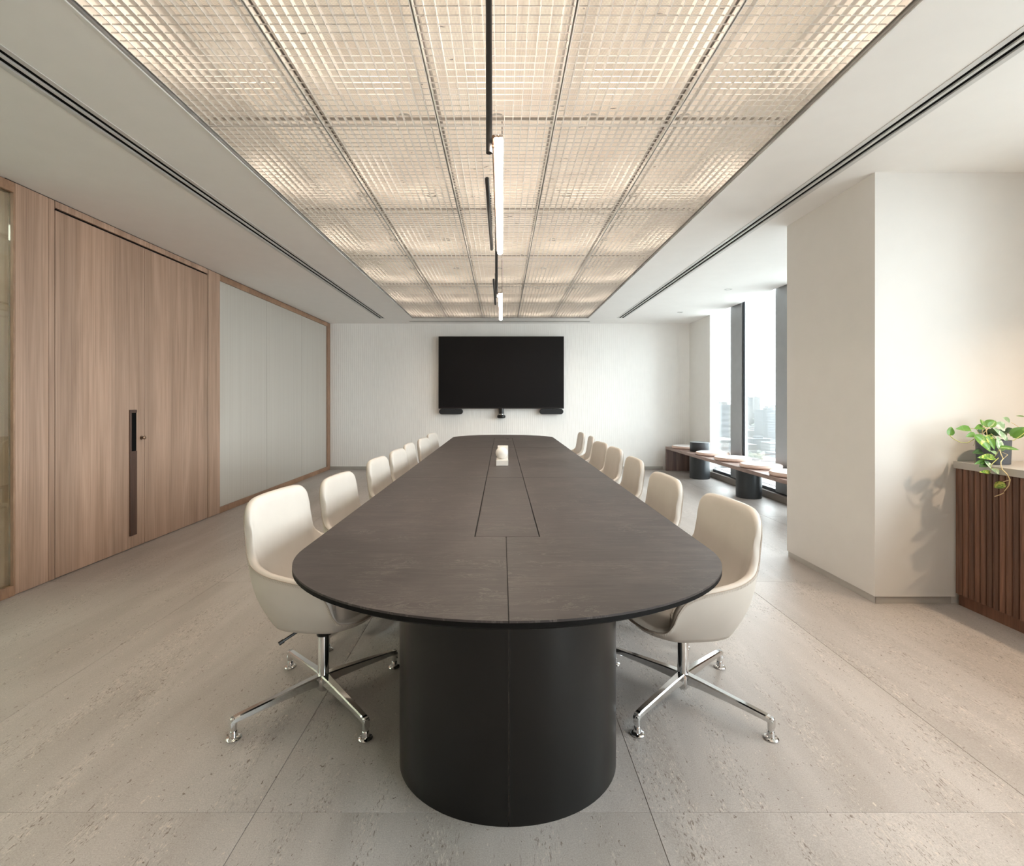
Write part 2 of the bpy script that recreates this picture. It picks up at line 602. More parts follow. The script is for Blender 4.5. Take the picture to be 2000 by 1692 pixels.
# ---- ceiling with the openings for the grille and the air slots
c = MB()
T = CZ + 0.03
c.box(-3.3, -2.105, YR, YB + .1, CZ, T)
c.box(-2.105, -1.978, 8.385, YB + .1, CZ, T)
c.box(-1.978, -1.532, YR, YB + .1, CZ, T)
c.box(-1.532, 1.476, 8.380, YB + .1, CZ, T)
c.box(-1.532, 1.476, YR, -1.045, CZ, T)
c.box(1.476, 1.958, YR, YB + .1, CZ, T)
c.box(1.958, 2.083, 8.335, YB + .1, CZ, T)
c.box(2.083, 3.42, YR, YB + .1, CZ, T)
c.box(3.42, 3.44, YR, YB + .1, CZ, CZ + .25)           # edge of the blind pocket
c.box(3.42, 3.8, YR, YB + .1, CZ + .25, CZ + .28)
# plenum box over the grille
c.box(-1.56, -1.532, -1.07, 8.40, CZ + .03, CZ + .45)
c.box(1.476, 1.50, -1.07, 8.40, CZ + .03, CZ + .45)
c.box(-1.56, 1.50, 8.38, 8.41, CZ + .03, CZ + .45)
c.box(-1.56, 1.50, -1.07, -1.045, CZ + .03, CZ + .45)
c.box(-1.56, 1.50, -1.07, 8.41, CZ + .45, CZ + .47)
ceil = c.build('ceiling', M['white'])
tag(ceil, kind='structure')
# bright bead and grey reveal round the opening
b = MB()
b.box(-1.540, -1.530, -1.04, 8.385, CZ - 0.004, CZ + 0.004)
b.box(1.474, 1.484, -1.04, 8.385, CZ - 0.004, CZ + 0.004)
b.box(-1.54, 1.484, 8.378, 8.388, CZ - 0.004, CZ + 0.004)
b.build('opening_bead', plain('bead_white', (0.86, 0.85, 0.83), 0.4), ceil)
b = MB()
b.box(-1.5315, -1.519, -1.04, 8.378, CZ + .002, CZ + .05)
b.box(1.463, 1.4755, -1.04, 8.378, CZ + .002, CZ + .05)
b.box(-1.53, 1.474, 8.366, 8.379, CZ + .002, CZ + .05)
b.build('opening_reveal', M['galv'], ceil)

# ---- grating panels 595 x 1195 of bars 42.5 mm apart, each its own piece
GZ = CZ + 0.012
gx = [-1.516, -0.921, -0.326, 0.270, 0.865, 1.460]
gy = [-1.045, 0.150, 1.345, 2.540, 3.735, 4.930, 6.125, 7.320, 8.365]


def grating(w, l):
    m = MB()
    e = 0.003
    m.box(e, e + .004, e, l - e, 0, .028)
    m.box(w - e - .004, w - e, e, l - e, 0, .028)
    m.box(e, w - e, e, e + .003, .001, .011)
    m.box(e, w - e, l - e - .003, l - e, .001, .011)
    nx = 14
    for k in range(1, nx):
        x = w * k / nx
        m.box(x - .0015, x + .0015, e, l - e, 0, .025)
    ny = round(l / .0427)
    for k in range(1, ny):
        y = l * k / ny
        m.box(e, w - e, y - .001, y + .001, .003, .0075)
    return m.mesh('grating_panel', fix=False)


gm_full = grating(.595, 1.195); gm_full.materials.append(M['grate'])
gm_end = grating(.595, 1.045); gm_end.materials.append(M['grate'])
for i in range(5):
    for j in range(8):
        o = bpy.data.objects.new('grating_panel', gm_end if j == 7 else gm_full)
        COL.objects.link(o)
        o.location = (gx[i], gy[j], GZ)
        o.parent = ceil
for x in gx[1:-1]:
    MB().box(x - .014, x + .014, -1.04, 8.36, GZ + .031, GZ + .062).build('support_rail', M['galv'], ceil)
for y in gy[1:-1]:
    MB().box(-1.515, 1.46, y - .004, y + .004, GZ + .031, GZ + .045).build('cross_rail', M['galv'], ceil)
MB().box(-1.53, 1.474, -1.04, 8.378, GZ + .40, GZ + .404).build('perforated_sheet', M['perf'], ceil)

# ---- far wall with a staggered ribbed relief
rw = 0.036
x0, x1 = XL, 3.42
nx = int((x1 - x0) / rw * 6)
nz = 56
z0, z1 = 0.055, CZ
vs, fs = [], []
random.seed(5)
ph = [random.choice((0.0, 0.5)) + random.uniform(-.12, .12) for _ in range(400)]
for j in range(nz + 1):
    z = z0 + (z1 - z0) * j / nz
    for i in range(nx + 1):
        x = x0 + (x1 - x0) * i / nx
        u = (x - x0) / rw + 0.0
        k = int(math.floor(u))
        fr = u - k
        amp = 0.35 + 0.65 * abs(math.cos(PI * (z / 0.52 + ph[k % 400])))
        vs.append((x, YB - 0.0019 * amp * math.sin(PI * fr) ** 0.8 if 0 < fr < 1 else YB, z))
for j in range(nz):
    for i in range(nx):
        a = j * (nx + 1) + i
        fs.append((a, a + 1, a + nx + 2, a + nx + 1))
m = MB().add(vs, fs)
m.box(x0 - .2, x1 + .18, YB + .005, YB + .15, 0, CZ + .3)
wb = m.build('wall_back', M['relief'], smooth=True, angle=50)
tag(wb, kind='structure')
tag(MB().box(XL, 2.93, YB - .012, YB + .01, 0, .055).build('baseboard_back', M['skirt']), kind='structure')

# ---- right return at the far end, column, wall behind the camera
tag(MB().box(3.42, 3.49, 8.07, YB + .1, 0, CZ + .3).box(3.49, 3.60, 8.235, YB + .1, 0, CZ + .3).build('wall_right', M['wallp']), kind='structure')
col = MB()
col.box(2.295, 4.4, 3.023, 3.955, .045, CZ + .02)
col.box(2.307, 4.4, 3.035, 3.943, 0, .046)
tag(col.build('wall_column', M['colp']), kind='structure')
tag(MB().box(2.303, 2.77, 3.030, 3.036, 0, .045).box(2.301, 2.306, 3.03, 3.948, 0, .045).build('baseboard_column', M['skirt']), kind='structure')
tag(MB().box(-3.4, 4.3, YR - .1, YR, 0, CZ + .1).build('wall_front', M['oak']), kind='structure')  # unseen wall; oak finish made up to cut the fill from behind

# ---- left wall: oak panels, double door, glazing
wl = MB()
wl.box(XL - .20, XL - .055, YR, 3.158, 0, .02)
wl.box(XL - .20, XL - .055, 3.158, 5.45, 0, CZ + .05)
wl.box(XL - .20, XL - .055, 5.45, YB, 0, .02)
wl = wl.build('wall_left', M['oak']); tag(wl, kind='structure')
def panel(y0, y1, z0, z1, name='wood_panel', mat='oak', parent=wl, x=XL, d=.05):
    return MB().box(x - d, x, y0 + .001, y1 - .001, z0, z1, bev=.0012).build(name, M[mat], parent)
panel(3.158, 3.390, .004, 2.650)
panel(3.392, 3.436, .004, 2.650, 'jamb')
panel(5.225, 5.250, .004, 2.650, 'jamb')
panel(5.250, 5.452, .004, 2.650)
panel(3.440, 5.222, 2.602, 2.650, 'door_header')
MB().box(XL - .052, XL - .02, 3.436, 5.225, 0, 2.65).build('door_gap', M['void'], wl)
MB().box(XL - .05, XL - .006, 3.1, YB, 2.650, CZ + .004).build('shadow_gap', M['void'], wl)

door = empty('door_1', (XL, 4.30, 0)); tag(door, kind='structure')
def child_box(parent, name, mat, *boxes, bev=.0012, smooth=False):
    m = MB()
    px, py, pz = parent.location if parent.parent is None else (0, 0, 0)
    for (a, b_, c_, d_, e_, f_) in boxes:
        m.box(a - px, b_ - px, c_ - py, d_ - py, e_ - pz, f_ - pz, bev=bev)
    return m.build(name, M[mat], parent)
leaf1 = child_box(door, 'door_leaf', 'oak', (XL - .045, XL - .001, 3.442, 4.3015, .006, 2.585))
leaf2 = child_box(door, 'door_leaf', 'oak', (XL - .045, XL - .001, 4.3055, 5.2195, .006, 2.585))
# long pull: solid below, open grip above
h = MB()
hx0, hx1 = -.002, .010
y0, y1 = 4.124 - 4.30, 4.200 - 4.30
h.box(hx0, hx1, y0, y1, .11, .823, bev=.002)
h.box(hx0, hx1, y0, y1, 1.147, 1.174, bev=.002)
h.box(hx0, hx1, y0, y0 + .016, .82, 1.15, bev=.002)
h.build('pull_handle', M['walnutd'], leaf1)
MB().box(-.001, .003, y0 + .016, y1, .823, 1.147).build('dark_grip_plate', M['void'], leaf1)  # flat dark plate in place of the shade inside the grip
k = MB()
k.lathe([(.017, 0), (.017, .004), (.006, .006), (.006, .022), (.016, .024), (.017, .030), (.012, .034)], 20)
ko = k.build('lock_knob', M['bronze'], leaf1, smooth=True, angle=40)
ko.rotation_euler = (0, R(90), 0); ko.location = (0, 4.262 - 4.30, .93)

def glazing(name, y0, y1, joints, mat):
    w = empty(name, (XL, y0, 0)); tag(w, kind='structure')
    L = y1 - y0
    f = MB()
    f.box(-.06, 0, 0, L, 0, .066, bev=.0015)
    f.box(-.06, 0, 0, L, 2.585, 2.650, bev=.0015)
    f.box(-.06, 0, L - .14, L, .066, 2.585, bev=.0015) if name == 'window_1' else f.box(-.06, 0, L - .012, L, .066, 2.585, bev=.0015)
    f.build('frame', M['oakframe'], w)
    ys_ = [0] + [j - y0 for j in joints] + [L - (.14 if name == 'window_1' else .012)]
    for a, b_ in zip(ys_[:-1], ys_[1:]):
        MB().box(-.030, -.018, a + .0025, b_ - .0025, .066, 2.585).build('pane', M[mat], w)
    if mat == 'film':
        MB().box(-.050, -.034, 0, L, .05, 2.6).build('backing', M['windark'], w)
    return w
glazing('window_1', 5.452, YB - .002, (6.572, 7.722), 'film')
glazing('window_2', YR + .01, 3.158, (-1.2, .2, 1.6), 'glassl')
# room seen through the near glazing
bk = MB().box(-5.2, -5.1, YR, 4.2, 0, 2.9)
bk.box(-5.2, -3.3, 4.2, 4.3, 0, 2.9); bk.box(-5.2, -3.3, YR - .1, YR, 0, 2.9)
bk.box(-5.2, -3.3, YR, 4.3, 2.75, 2.85); bk.box(-5.2, -3.3, YR, 4.3, -.1, 0)
tag(bk.build('wall_corridor', M['wallp']), kind='structure')
ds = empty('cabinet', (-4.35, 3.2, 0))
tag(ds, 'low white cabinet seen through the glazing at the left edge', 'cabinet')
child_box(ds, 'carcass', 'winlight', (-4.6, -4.1, 2.6, 3.9, .06, .78), bev=.004)
child_box(ds, 'worktop', 'winmetal', (-4.62, -4.08, 2.58, 3.92, .78, .80), bev=.002)
tag(MB().box(-4.9, -4.86, 1.5, 4.15, 1.95, 1.97).build('fill_strip', emis('fill_strip_glow', (1, .78, .5), 6.0)),  # added glow strip that gives the corridor some light
    'added thin warm glow strip, a fill for the room behind the left glazing', 'light')

tag(MB().box(-4.45, -4.2, -2.5, 4.0, 2.70, 2.748).build('corridor_fill', emis('corridor_fill_glow', (1, .95, .86), 20.0)), 'added unseen fill panel for the room behind the glazing', 'ceiling light')  # unseen glowing panel, added to brighten the dark corridor
# ---- window band on the right: bays of one pane, a wide flat mullion, a kerb
def window_band(name, ytop, ybot, edges):
    """edges: list of (pane_far, pane_near) ; mullion follows each pane towards the camera"""
    w = empty(name, (XR, ybot, 0)); tag(w, kind='structure')
    o = lambda y: y - ybot
    MB().box(-.075, .10, 0, o(ytop), 0, .088, bev=.003).build('kerb', M['kerb'], w)
    MB().box(-.03, .06, 0, o(ytop), .088, .128, bev=.002).build('bottom_rail', M['windark'], w)
    MB().box(-.03, .06, 0, o(ytop), CZ + .15, CZ + .25, bev=.002).build('top_rail', M['winmetal'], w)
    for k_, (a, b_, nxt) in enumerate(edges):
        MB().box(.000, .012, o(b_), o(a), .128, CZ + .15).build('pane', M['glass'], w)
        MB().box(-.006, .02, o(b_), o(a), .155, .161).build('sill_line', M['windark'], w)
        MB().box(-.008, .02, o(a) - .009, o(a), .128, CZ + .2).build('bead', M['winlight'], w)
        MB().box(-.008, .02, o(b_), o(b_) + .012, .128, CZ + .2).build('bead', M['winlight'], w)
        if nxt is not None:
            MB().box(-.035, .03, o(nxt) + .045, o(b_) - .020, .10, CZ + .2, bev=.003).build('mullion', M['winmetal'], w)
            MB().box(-.020, .03, o(b_) - .020, o(b_), .10, CZ + .2).build('mullion_edge', M['windark'], w)
            MB().box(-.020, .03, o(nxt), o(nxt) + .045, .10, CZ + .2, bev=.002).build('mullion_edge', M['windark'], w)
    return w
window_band('window_3', 8.235, 3.955, [(8.235, 7.467, 7.059), (7.059, 6.245, 5.84), (5.84, 5.03, 4.62), (4.62, 3.96, None)])
E, y = [], 2.25
while y > YR + .3:
    a, b_ = y, max(YR, y - 1.15)
    E.append((a, b_, max(YR, b_ - .20) if b_ > YR + .4 else None))
    y = b_ - .20
window_band('window_4', 2.25, YR, E)
tag(MB().box(3.42, 3.8, 2.25, 3.03, 0, CZ + .3).build('wall_blocker', M['wallp']), kind='structure')  # unseen pier, added to hold window light off the column front

# ================================================================== AIR SLOTS, DOWNLIGHTS
def slot(name, label, xa, xb, s1, s2, y1):
    t = empty(name, ((xa + xb) / 2, y1, CZ))
    tag(t, label, 'air vent')
    cx = (xa + xb) / 2
    y0_ = YR + .02
    L = y0_ - y1
    f = MB()
    e = [xa - .004, s1[0], s1[1], s2[0], s2[1], xb + .004]
    for p, q in ((e[0], e[1]), (e[2], e[3]), (e[4], e[5])):
        f.box(p - cx, q - cx, L, 0, -.003, .02, bev=.0008)
    f.box(e[0] - cx, e[5] - cx, -.004, .004, -.003, .02)
    f.build('flange', M['winlight'], t)
    v = MB()
    v.box(s1[0] - cx, s1[1] - cx, L, -.004, .006, .028)
    v.box(s2[0] - cx, s2[1] - cx, L, -.004, .006, .028)
    v.build('slot', M['void'], t)
slot('slot_diffuser', 'long twin-slot air vent in the ceiling on the oak door side', -2.105, -1.978, (-2.079, -2.047), (-2.031, -2.002), 8.385)
slot('slot_diffuser', 'long twin-slot air vent in the ceiling on the window side', 1.958, 2.083, (1.984, 2.012), (2.029, 2.058), 8.335)
t = empty('slot_diffuser', (0, 8.70, CZ)); tag(t, 'short single-slot air vent in the ceiling above the wall screen', 'air vent')
MB().box(-1.64, 1.56, -.016, .016, -.0035, .002, bev=.0008).build('flange', M['galv'], t)
MB().box(-1.63, 1.55, -.006, .006, -.0045, .0).build('slot', M['void'], t)

def downlight(x, y, lab):
    t = empty('downlight', (x, y, CZ)); tag(t, lab, 'ceiling light', 'recessed downlights over the window bench')
    MB().lathe([(.030, 0), (.045, 0), (.045, -.003), (.028, -.004), (.026, .004), (.030, .004)], 32, cap=False).build('trim_ring', M['winlight'], t, smooth=True, angle=40)
    MB().lathe([(.001, .001), (.0285, .001)], 32, cap=False).build('diffuser', emis('downlight_glow', (1, .93, .82), 5.0), t)
downlight(2.857, 6.20, 'small recessed downlight in the ceiling, the nearer of the two by the windows')
downlight(2.83, 7.80, 'small recessed downlight in the ceiling, the farther of the two by the windows')

# round downlights fixed in the plenum above the grille; their light falls through the bars
for j_, y in enumerate((.75, 1.945, 3.14, 4.335, 5.53, 6.72, 7.9)):
    for x in (-1.22, -.62, -.03, .57, 1.16):
        t = empty('plenum_lamp', (x, y, GZ + .398)); tag(t, 'round lamp above the ceiling grille', 'ceiling light', 'lamps above the ceiling grille')
        MB().lathe([(.030, 0), (.040, 0), (.040, -.008), (.032, -.010), (.029, -.002)], 20, cap=False).build('trim_ring', M['winlight'], t, smooth=True, angle=40)
        l = bpy.data.lights.new('spot_lamp', 'SPOT'); l.energy = PLENUM_W; l.color = (1, .83, .67); l.spot_size = R(105); l.spot_blend = .6; l.shadow_soft_size = .03
        o = bpy.data.objects.new('spot_lamp', l); COL.objects.link(o); o.parent = t; o.location = (0, 0, -.012)

# warm ceiling spots over the sideboard, just outside the frame, as real fittings
for (x, y, e_) in ((3.15, 2.10, 85), (3.15, .6, 50), (2.0, .9, 30)):
    t = empty('downlight', (x, y, CZ)); tag(t, 'recessed ceiling spot over the sideboard, out of the photo', 'ceiling light', 'spots over the sideboard')
    MB().lathe([(.030, 0), (.045, 0), (.045, -.003), (.028, -.004), (.026, .004), (.030, .004)], 32, cap=False).build('trim_ring', M['winlight'], t, smooth=True, angle=40)
    l = bpy.data.lights.new('spot_lamp', 'SPOT'); l.energy = e_; l.color = (1, .74, .50); l.spot_size = R(95); l.spot_blend = .8; l.shadow_soft_size = .02
    o = bpy.data.objects.new('spot_lamp', l); COL.objects.link(o); o.parent = t; o.location = (0, 0, -.01)

# ================================================================== CONFERENCE TABLE
TX = 0.016
TW = 0.685
YN, YF, BE = 1.116, 7.229, 0.54

def outline(w, yn, yf, be, n=28, cx=TX):
    """stadium with elliptic ends, ccw"""
    P = []
    for k_ in range(n + 1):
        a = PI + PI * k_ / n
        P.append((cx + w * math.cos(a), yn + be + be * math.sin(a)))
    for k_ in range(n + 1):
        a = PI * k_ / n
        P.append((cx + w * math.cos(a), yf - be + be * math.sin(a)))
    return P

def clip(poly, axis, val, keep_greater):
    out = []
    n = len(poly)
    ins = lambda p: (p[axis] >= val) if keep_greater else (p[axis] <= val)
    for i in range(n):
        a, b_ = poly[i], poly[(i + 1) % n]
        if ins(a): out.append(a)
        if ins(a) != ins(b_):
            t_ = (val - a[axis]) / (b_[axis] - a[axis])
            out.append((a[0] + t_ * (b_[0] - a[0]), a[1] + t_ * (b_[1] - a[1])))
    res = []
    for p in out:
        if not res or (abs(p[0]-res[-1][0]) + abs(p[1]-res[-1][1])) > 1e-5: res.append(p)
    if len(res) > 1 and (abs(res[0][0]-res[-1][0]) + abs(res[0][1]-res[-1][1])) < 1e-5: res.pop()
    return res

table = empty('conference_table', (TX, 4.17, 0))
tag(table, 'very long dark slate conference table with rounded ends on black oval pedestals', 'table')
def tb(m, name, mat, smooth=False, angle=None, parent=None):
    o = m.build(name, M[mat], parent or table, smooth, angle)
    for v in o.data.vertices:
        v.co.x -= TX; v.co.y -= 4.17
    return o
OUT = outline(TW, YN, YF, BE, 48)
PX0, PX1 = -.100, .140
PY0, PY1 = 1.807, 6.53
CY = (1.807, 3.21, 5.25, 6.53)
gp = .0012
def rect_clip(xa, xb, ya, yb):
    p = clip(OUT, 0, xa + gp, True); p = clip(p, 0, xb - gp, False)
    p = clip(p, 1, ya + gp, True); p = clip(p, 1, yb - gp, False)
    return p
def L_slab(side, ya, yb):
    """half of an end slab: beyond the cable strip it reaches the centre line"""
    return
def slab(poly, name='stone_slab'):
    m = MB().prism(poly,   .7445, .75, inset=.0012)
    return tb(m, name, 'slate')
# ends: split on the centre line up to the strip, then beside it
def end_poly(side, near):
    xa, xb = (-2, TX) if side < 0 else (TX, 2)
    if near:
        A = rect_clip(xa, xb, -9, CY[1])
        # cut the strip corner out of the polygon
        x_edge = PX0 if side < 0 else PX1
        yc = PY0
    else:
        A = rect_clip(xa, xb, CY[2], 99)
        x_edge = PX0 if side < 0 else PX1
        yc = PY1
    return A, x_edge, yc
for side in (-1, 1):
    for near in (True, False):
        A, xe, yc = end_poly(side, near)
        # build as two convex pieces sharing one object: end cap and flank
        if near:
            cap_ = clip(A, 1, yc - gp, False); fl_ = clip(A, 1, yc - gp, True)
        else:
            cap_ = clip(A, 1, yc + gp, True); fl_ = clip(A, 1, yc + gp, False)
        fl_ = clip(fl_, 0, xe - gp, False) if side < 0 else clip(fl_, 0, xe + gp, True)
        m = MB().prism(cap_,   .7445, .75).prism(fl_,   .7445, .75)
        tb(m, 'stone_slab', 'slate')
slab(rect_clip(-2, PX0, CY[1], CY[2]))
slab(rect_clip(PX1, 2, CY[1], CY[2]))
for a, b_ in ((PY0, CY[1]), (CY[1], CY[2]), (CY[2], PY1)):
    lid = slab([(PX0 + .0035, a + gp), (PX1 - .0035, a + gp), (PX1 - .0035, b_ - gp), (PX0 + .0035, b_ - gp)], 'cable_lid')
m = MB().lathe([(.019, .7495), (.019, .7512), (.012, .7512)], 24, c=(.078, 6.42, 0))
tb(m, 'cable_grommet', 'void')
# black substrate with a chamfer drawn back under the stone
m = MB()
n = len(OUT)
rings = [(OUT, .7443), (OUT, .7335), (offset_poly(OUT, .03), .716), (offset_poly(OUT, .06), .702)]
vs = []
for P_, z in rings: vs += [(x, y_, z) for x, y_ in P_]
fs = []
for i in range(len(rings) - 1):
    for k_ in range(n):
        k2 = (k_ + 1) % n
        fs.append((i*n+k_, i*n+k2, (i+1)*n+k2, (i+1)*n+k_))
fs.append(tuple(range(n))); fs.append(tuple(3*n + k_ for k_ in range(n)))
m.add(vs, fs)
tb(m, 'edge_frame', 'blackedge')
# pedestals, each of two bent halves meeting on the centre line
for (ya, yb) in ((1.4406, 2.86), (3.47, 4.89), (5.49, 6.91)):
    P_ = outline(.380, ya, yb, .312, 40, .021)
    for s_ in (-1, 1):
        q = clip(P_, 0, .021 - .0012, False) if s_ < 0 else clip(P_, 0, .021 + .0012, True)
        m = MB().prism(q, 0.0, .705)
        tb(m, 'pedestal_half', 'black', True, 35)
    m = MB().prism(offset_poly(P_, .012), 0.002, .70)
    tb(m, 'pedestal_core', 'galv')

# ================================================================== CHAIRS
RIM = [(-.228,0,.862),(-.226,.10,.861),(-.221,.164,.855),(-.215,.200,.829),(-.210,.213,.778),(-.201,.217,.715),
       (-.188,.227,.663),(-.159,.246,.629),(-.10,.261,.603),(-.03,.266,.588),(.05,.264,.572),(.108,.257,.546),
       (.140,.250,.503),(.158,.243,.455),(.183,.229,.424),(.228,.182,.413),(.262,.10,.414),(.272,0,.416)]
BAS = [(-.152,0),(-.152,.05),(-.151,.088),(-.149,.113),(-.146,.130),(-.140,.145),(-.130,.160),(-.112,.176),
       (-.078,.190),(-.028,.199),(.04,.200),(.095,.196),(.128,.188),(.148,.174),(.170,.156),(.202,.118),(.226,.06),(.232,0)]

def cr(P_, t_):
    n_ = len(P_) - 1
    i = min(int(t_), n_ - 1); f = t_ - i
    p1, p2 = P_[i], P_[i+1]
    def mir(p):  # mirrored neighbour across y=0 at both ends
        return tuple([p[0], -p[1]] + list(p[2:]))
    p0 = P_[i-1] if i > 0 else mir(P_[1])
    p3 = P_[i+2] if i + 2 <= n_ else mir(P_[n_-1])
    return tuple(0.5 * ((2*b_) + (-a + c_) * f + (2*a - 5*b_ + 4*c_ - d_) * f*f + (-a + 3*b_ - 3*c_ + d_) * f**3)
                 for a, b_, c_, d_ in zip(p0, p1, p2, p3))

def loop3(P_, sub=6):
    n_ = (len(P_) - 1) * sub
    half = [cr(P_, k_ / sub) for k_ in range(n_ + 1)]
    full = half + [tuple([p[0], -p[1]] + list(p[2:])) for p in reversed(half[1:-1])]
    return full

def chair_meshes():
    rim = loop3(RIM); bas = loop3(BAS)
    n_ = len(rim)
    cen = Vector((.02, 0, 0))
    # outer shell: bottom centre -> base ring -> bulge -> rim
    rings = []
    NV = 9
    rings.append([(b_[0] * .25 + .03, b_[1] * .25, .350) for b_ in bas])
    rings.append([(b_[0] * .70 + .01, b_[1] * .70, .353) for b_ in bas])
    rings.append([(b_[0] * .93, b_[1] * .93, .362) for b_ in bas])
    for j in range(NV + 1):
        t_ = j / NV
        ring = []
        for r_, b_ in zip(rim, bas):
            zb = .382
            x = b_[0] + (r_[0] - b_[0]) * t_
            y_ = b_[1] + (r_[1] - b_[1]) * t_
            z = zb + (r_[2] - zb) * t_
            hgt = r_[2] - zb
            bl = .020 * math.sin(PI * min(1, t_ * 1.0)) * min(1, hgt / .2)
            d = Vector((r_[0] - .02, r_[1])); d.normalize()
            ring.append((x + d.x * bl, y_ + d.y * bl, z))
        rings.append(ring)
    def tomesh(rings, name, capfirst=None):
        vs, fs = [], []
        for rg in rings: vs += rg
        for i in range(len(rings) - 1):
            for k_ in range(n_):
                k2 = (k_ + 1) % n_
                fs.append((i*n_+k_, i*n_+k2, (i+1)*n_+k2, (i+1)*n_+k_))
        if capfirst is not None: fs.append(tuple(k_ + capfirst*n_ for k_ in range(n_)))
        me = MB().add(vs, fs).mesh(name)
        for p in me.polygons: p.use_smooth = True
        return me
    outer = tomesh(rings, 'outer_shell', 0)
    # inner padding: rolls over the rim, down the inside, across the seat
    inner = []
    tang = []
    for k_ in range(n_):
        a = Vector(rim[k_-1]); b_ = Vector(rim[(k_+1) % n_]); tang.append((b_ - a).normalized())
    # inward plan normals of the wall at mid height, lightly smoothed
    mid = []
    for r_, b_ in zip(rim, bas):
        f_ = .5 * .478 / max(.03, r_[2] - .382)
        f_ = min(f_, 1.6)
        mid.append(Vector((b_[0] + (r_[0] - b_[0]) * f_, b_[1] + (r_[1] - b_[1]) * f_, 0)))
    raw = []
    for k_ in range(n_):
        t_ = (mid[(k_+2) % n_] - mid[k_-2])
        nn = Vector((-t_.y, t_.x, 0))
        if nn.dot(Vector((.03, 0, 0)) - mid[k_]) < 0: nn = -nn
        raw.append(nn.normalized())
    nin = raw
    for _ in range(6):
        nin = [(nin[k_-1] + nin[k_] * 2 + nin[(k_+1) % n_]).normalized() for k_ in range(n_)]
    def inward(k_):
        return nin[k_].copy()
    prof = [(0.0, 0.0), (.0025, .006), (.009, .0098), (.019, .0098), (.0265, .0055), (.030, -.001)]
    for (din, dz) in prof:
        ring = []
        for k_ in range(n_):
            r_ = Vector(rim[k_]); d = nin[k_]
            t_ = tang[k_]; nrm = (Vector((0, 0, 1)) - t_ * t_.z)
            nrm.normalize()
            low = min(1, max(.35, (r_.z - .40) / .10))
            ring.append(tuple(r_ + d * (din * low) + nrm * (dz * low)))
        inner.append(ring)
    steps = 14
    for j in range(1, steps + 1):
        t_ = j / steps
        ring = []
        for k_ in range(n_):
            r_ = rim[k_]; b_ = bas[k_]; H_ = r_[2]
            zs = .468 if H_ > .468 else H_ + .012
            low = min(1, max(.35, (H_ - .40) / .10))
            z = H_ - .001 + (zs - H_) * t_
            f_ = (z - .382) / max(.03, H_ - .382)
            off = .0305 * low + .045 * max(0, (t_ - .55) / .45) ** 2
            d = nin[k_]
            ring.append((b_[0] + (r_[0] - b_[0]) * f_ + d.x * off, b_[1] + (r_[1] - b_[1]) * f_ + d.y * off, z))
        inner.append(ring)
    e0 = inner[-1]
    for f_, zz in ((.88, .462), (.70, .458), (.45, .462), (.2, .466)):
        ring = []
        for k_ in range(n_):
            p = e0[k_]
            x = .03 + (p[0] - .03) * f_
            zr = zz
            if p[0] > .12: zr = zz - .020 * f_ * min(1, (p[0] - .12) / .1)
            ring.append((x, p[1] * f_, zr))
        inner.append(ring)
    vs, fs = [], []
    for rg in inner: vs += rg
    for i in range(len(inner) - 1):
        for k_ in range(n_):
            k2 = (k_ + 1) % n_
            fs.append((i*n_+k_, i*n_+k2, (i+1)*n_+k2, (i+1)*n_+k_))
    fs.append(tuple((len(inner)-1)*n_ + k_ for k_ in range(n_)))
    inn = MB().add(vs, fs).mesh('upholstery', fix=True)
    for p in inn.polygons: p.use_smooth = True
    # seam: welt plus short stitches just outside the rim
    st = MB()
    P_ = [Vector(p) for p in rim]
    st.tube([tuple(p) for p in P_], .0022, 5, closed=True)
    L_ = 0
    acc = 0
    for k_ in range(n_):
        a, b_ = P_[k_], P_[(k_+1) % n_]
        seg = (b_ - a).length
        t_ = (b_ - a).normalized()
        while acc < seg:
            p = a + t_ * acc
            d = -inward(k_)
            q0 = p + Vector((d.x, d.y, 0)) * .0025 + Vector((0, 0, -.003))
            q1 = q0 + Vector((0, 0, -.006)) + t_ * .002 + Vector((d.x, d.y, 0)) * .001
            st.tube([tuple(q0), tuple(q1)], .0007, 3)
            acc += .0065
        acc -= seg
    stm = st.mesh('stitching')
    return outer, inn, stm

OUTER, INNER, STITCH = chair_meshes()
OUTER.materials.append(M['leather']); INNER.materials.append(M['leather']); STITCH.materials.append(M['thread'])
def cm(mb, mat, smooth=True, angle=35):
    me = mb.mesh('part'); me.materials.append(M[mat])
    if smooth:
        for p in me.polygons: p.use_smooth = True
        me.set_sharp_from_angle(angle=R(angle))
    return me
SLEEVE = cm(MB().lathe([(.0185, .045), (.0225, .048), (.0225, .268), (.021, .272), (.012, .272)], 28), 'chrome')
COLLAR = cm(MB().lathe([(.0235, .268), (.027, .270), (.027, .277), (.023, .282), (.012, .282)], 28), 'blackm')
HUB = cm(MB().lathe([(.018, .040), (.029, .055), (.031, .075), (.029, .098), (.0225, .108)], 24), 'chrome')
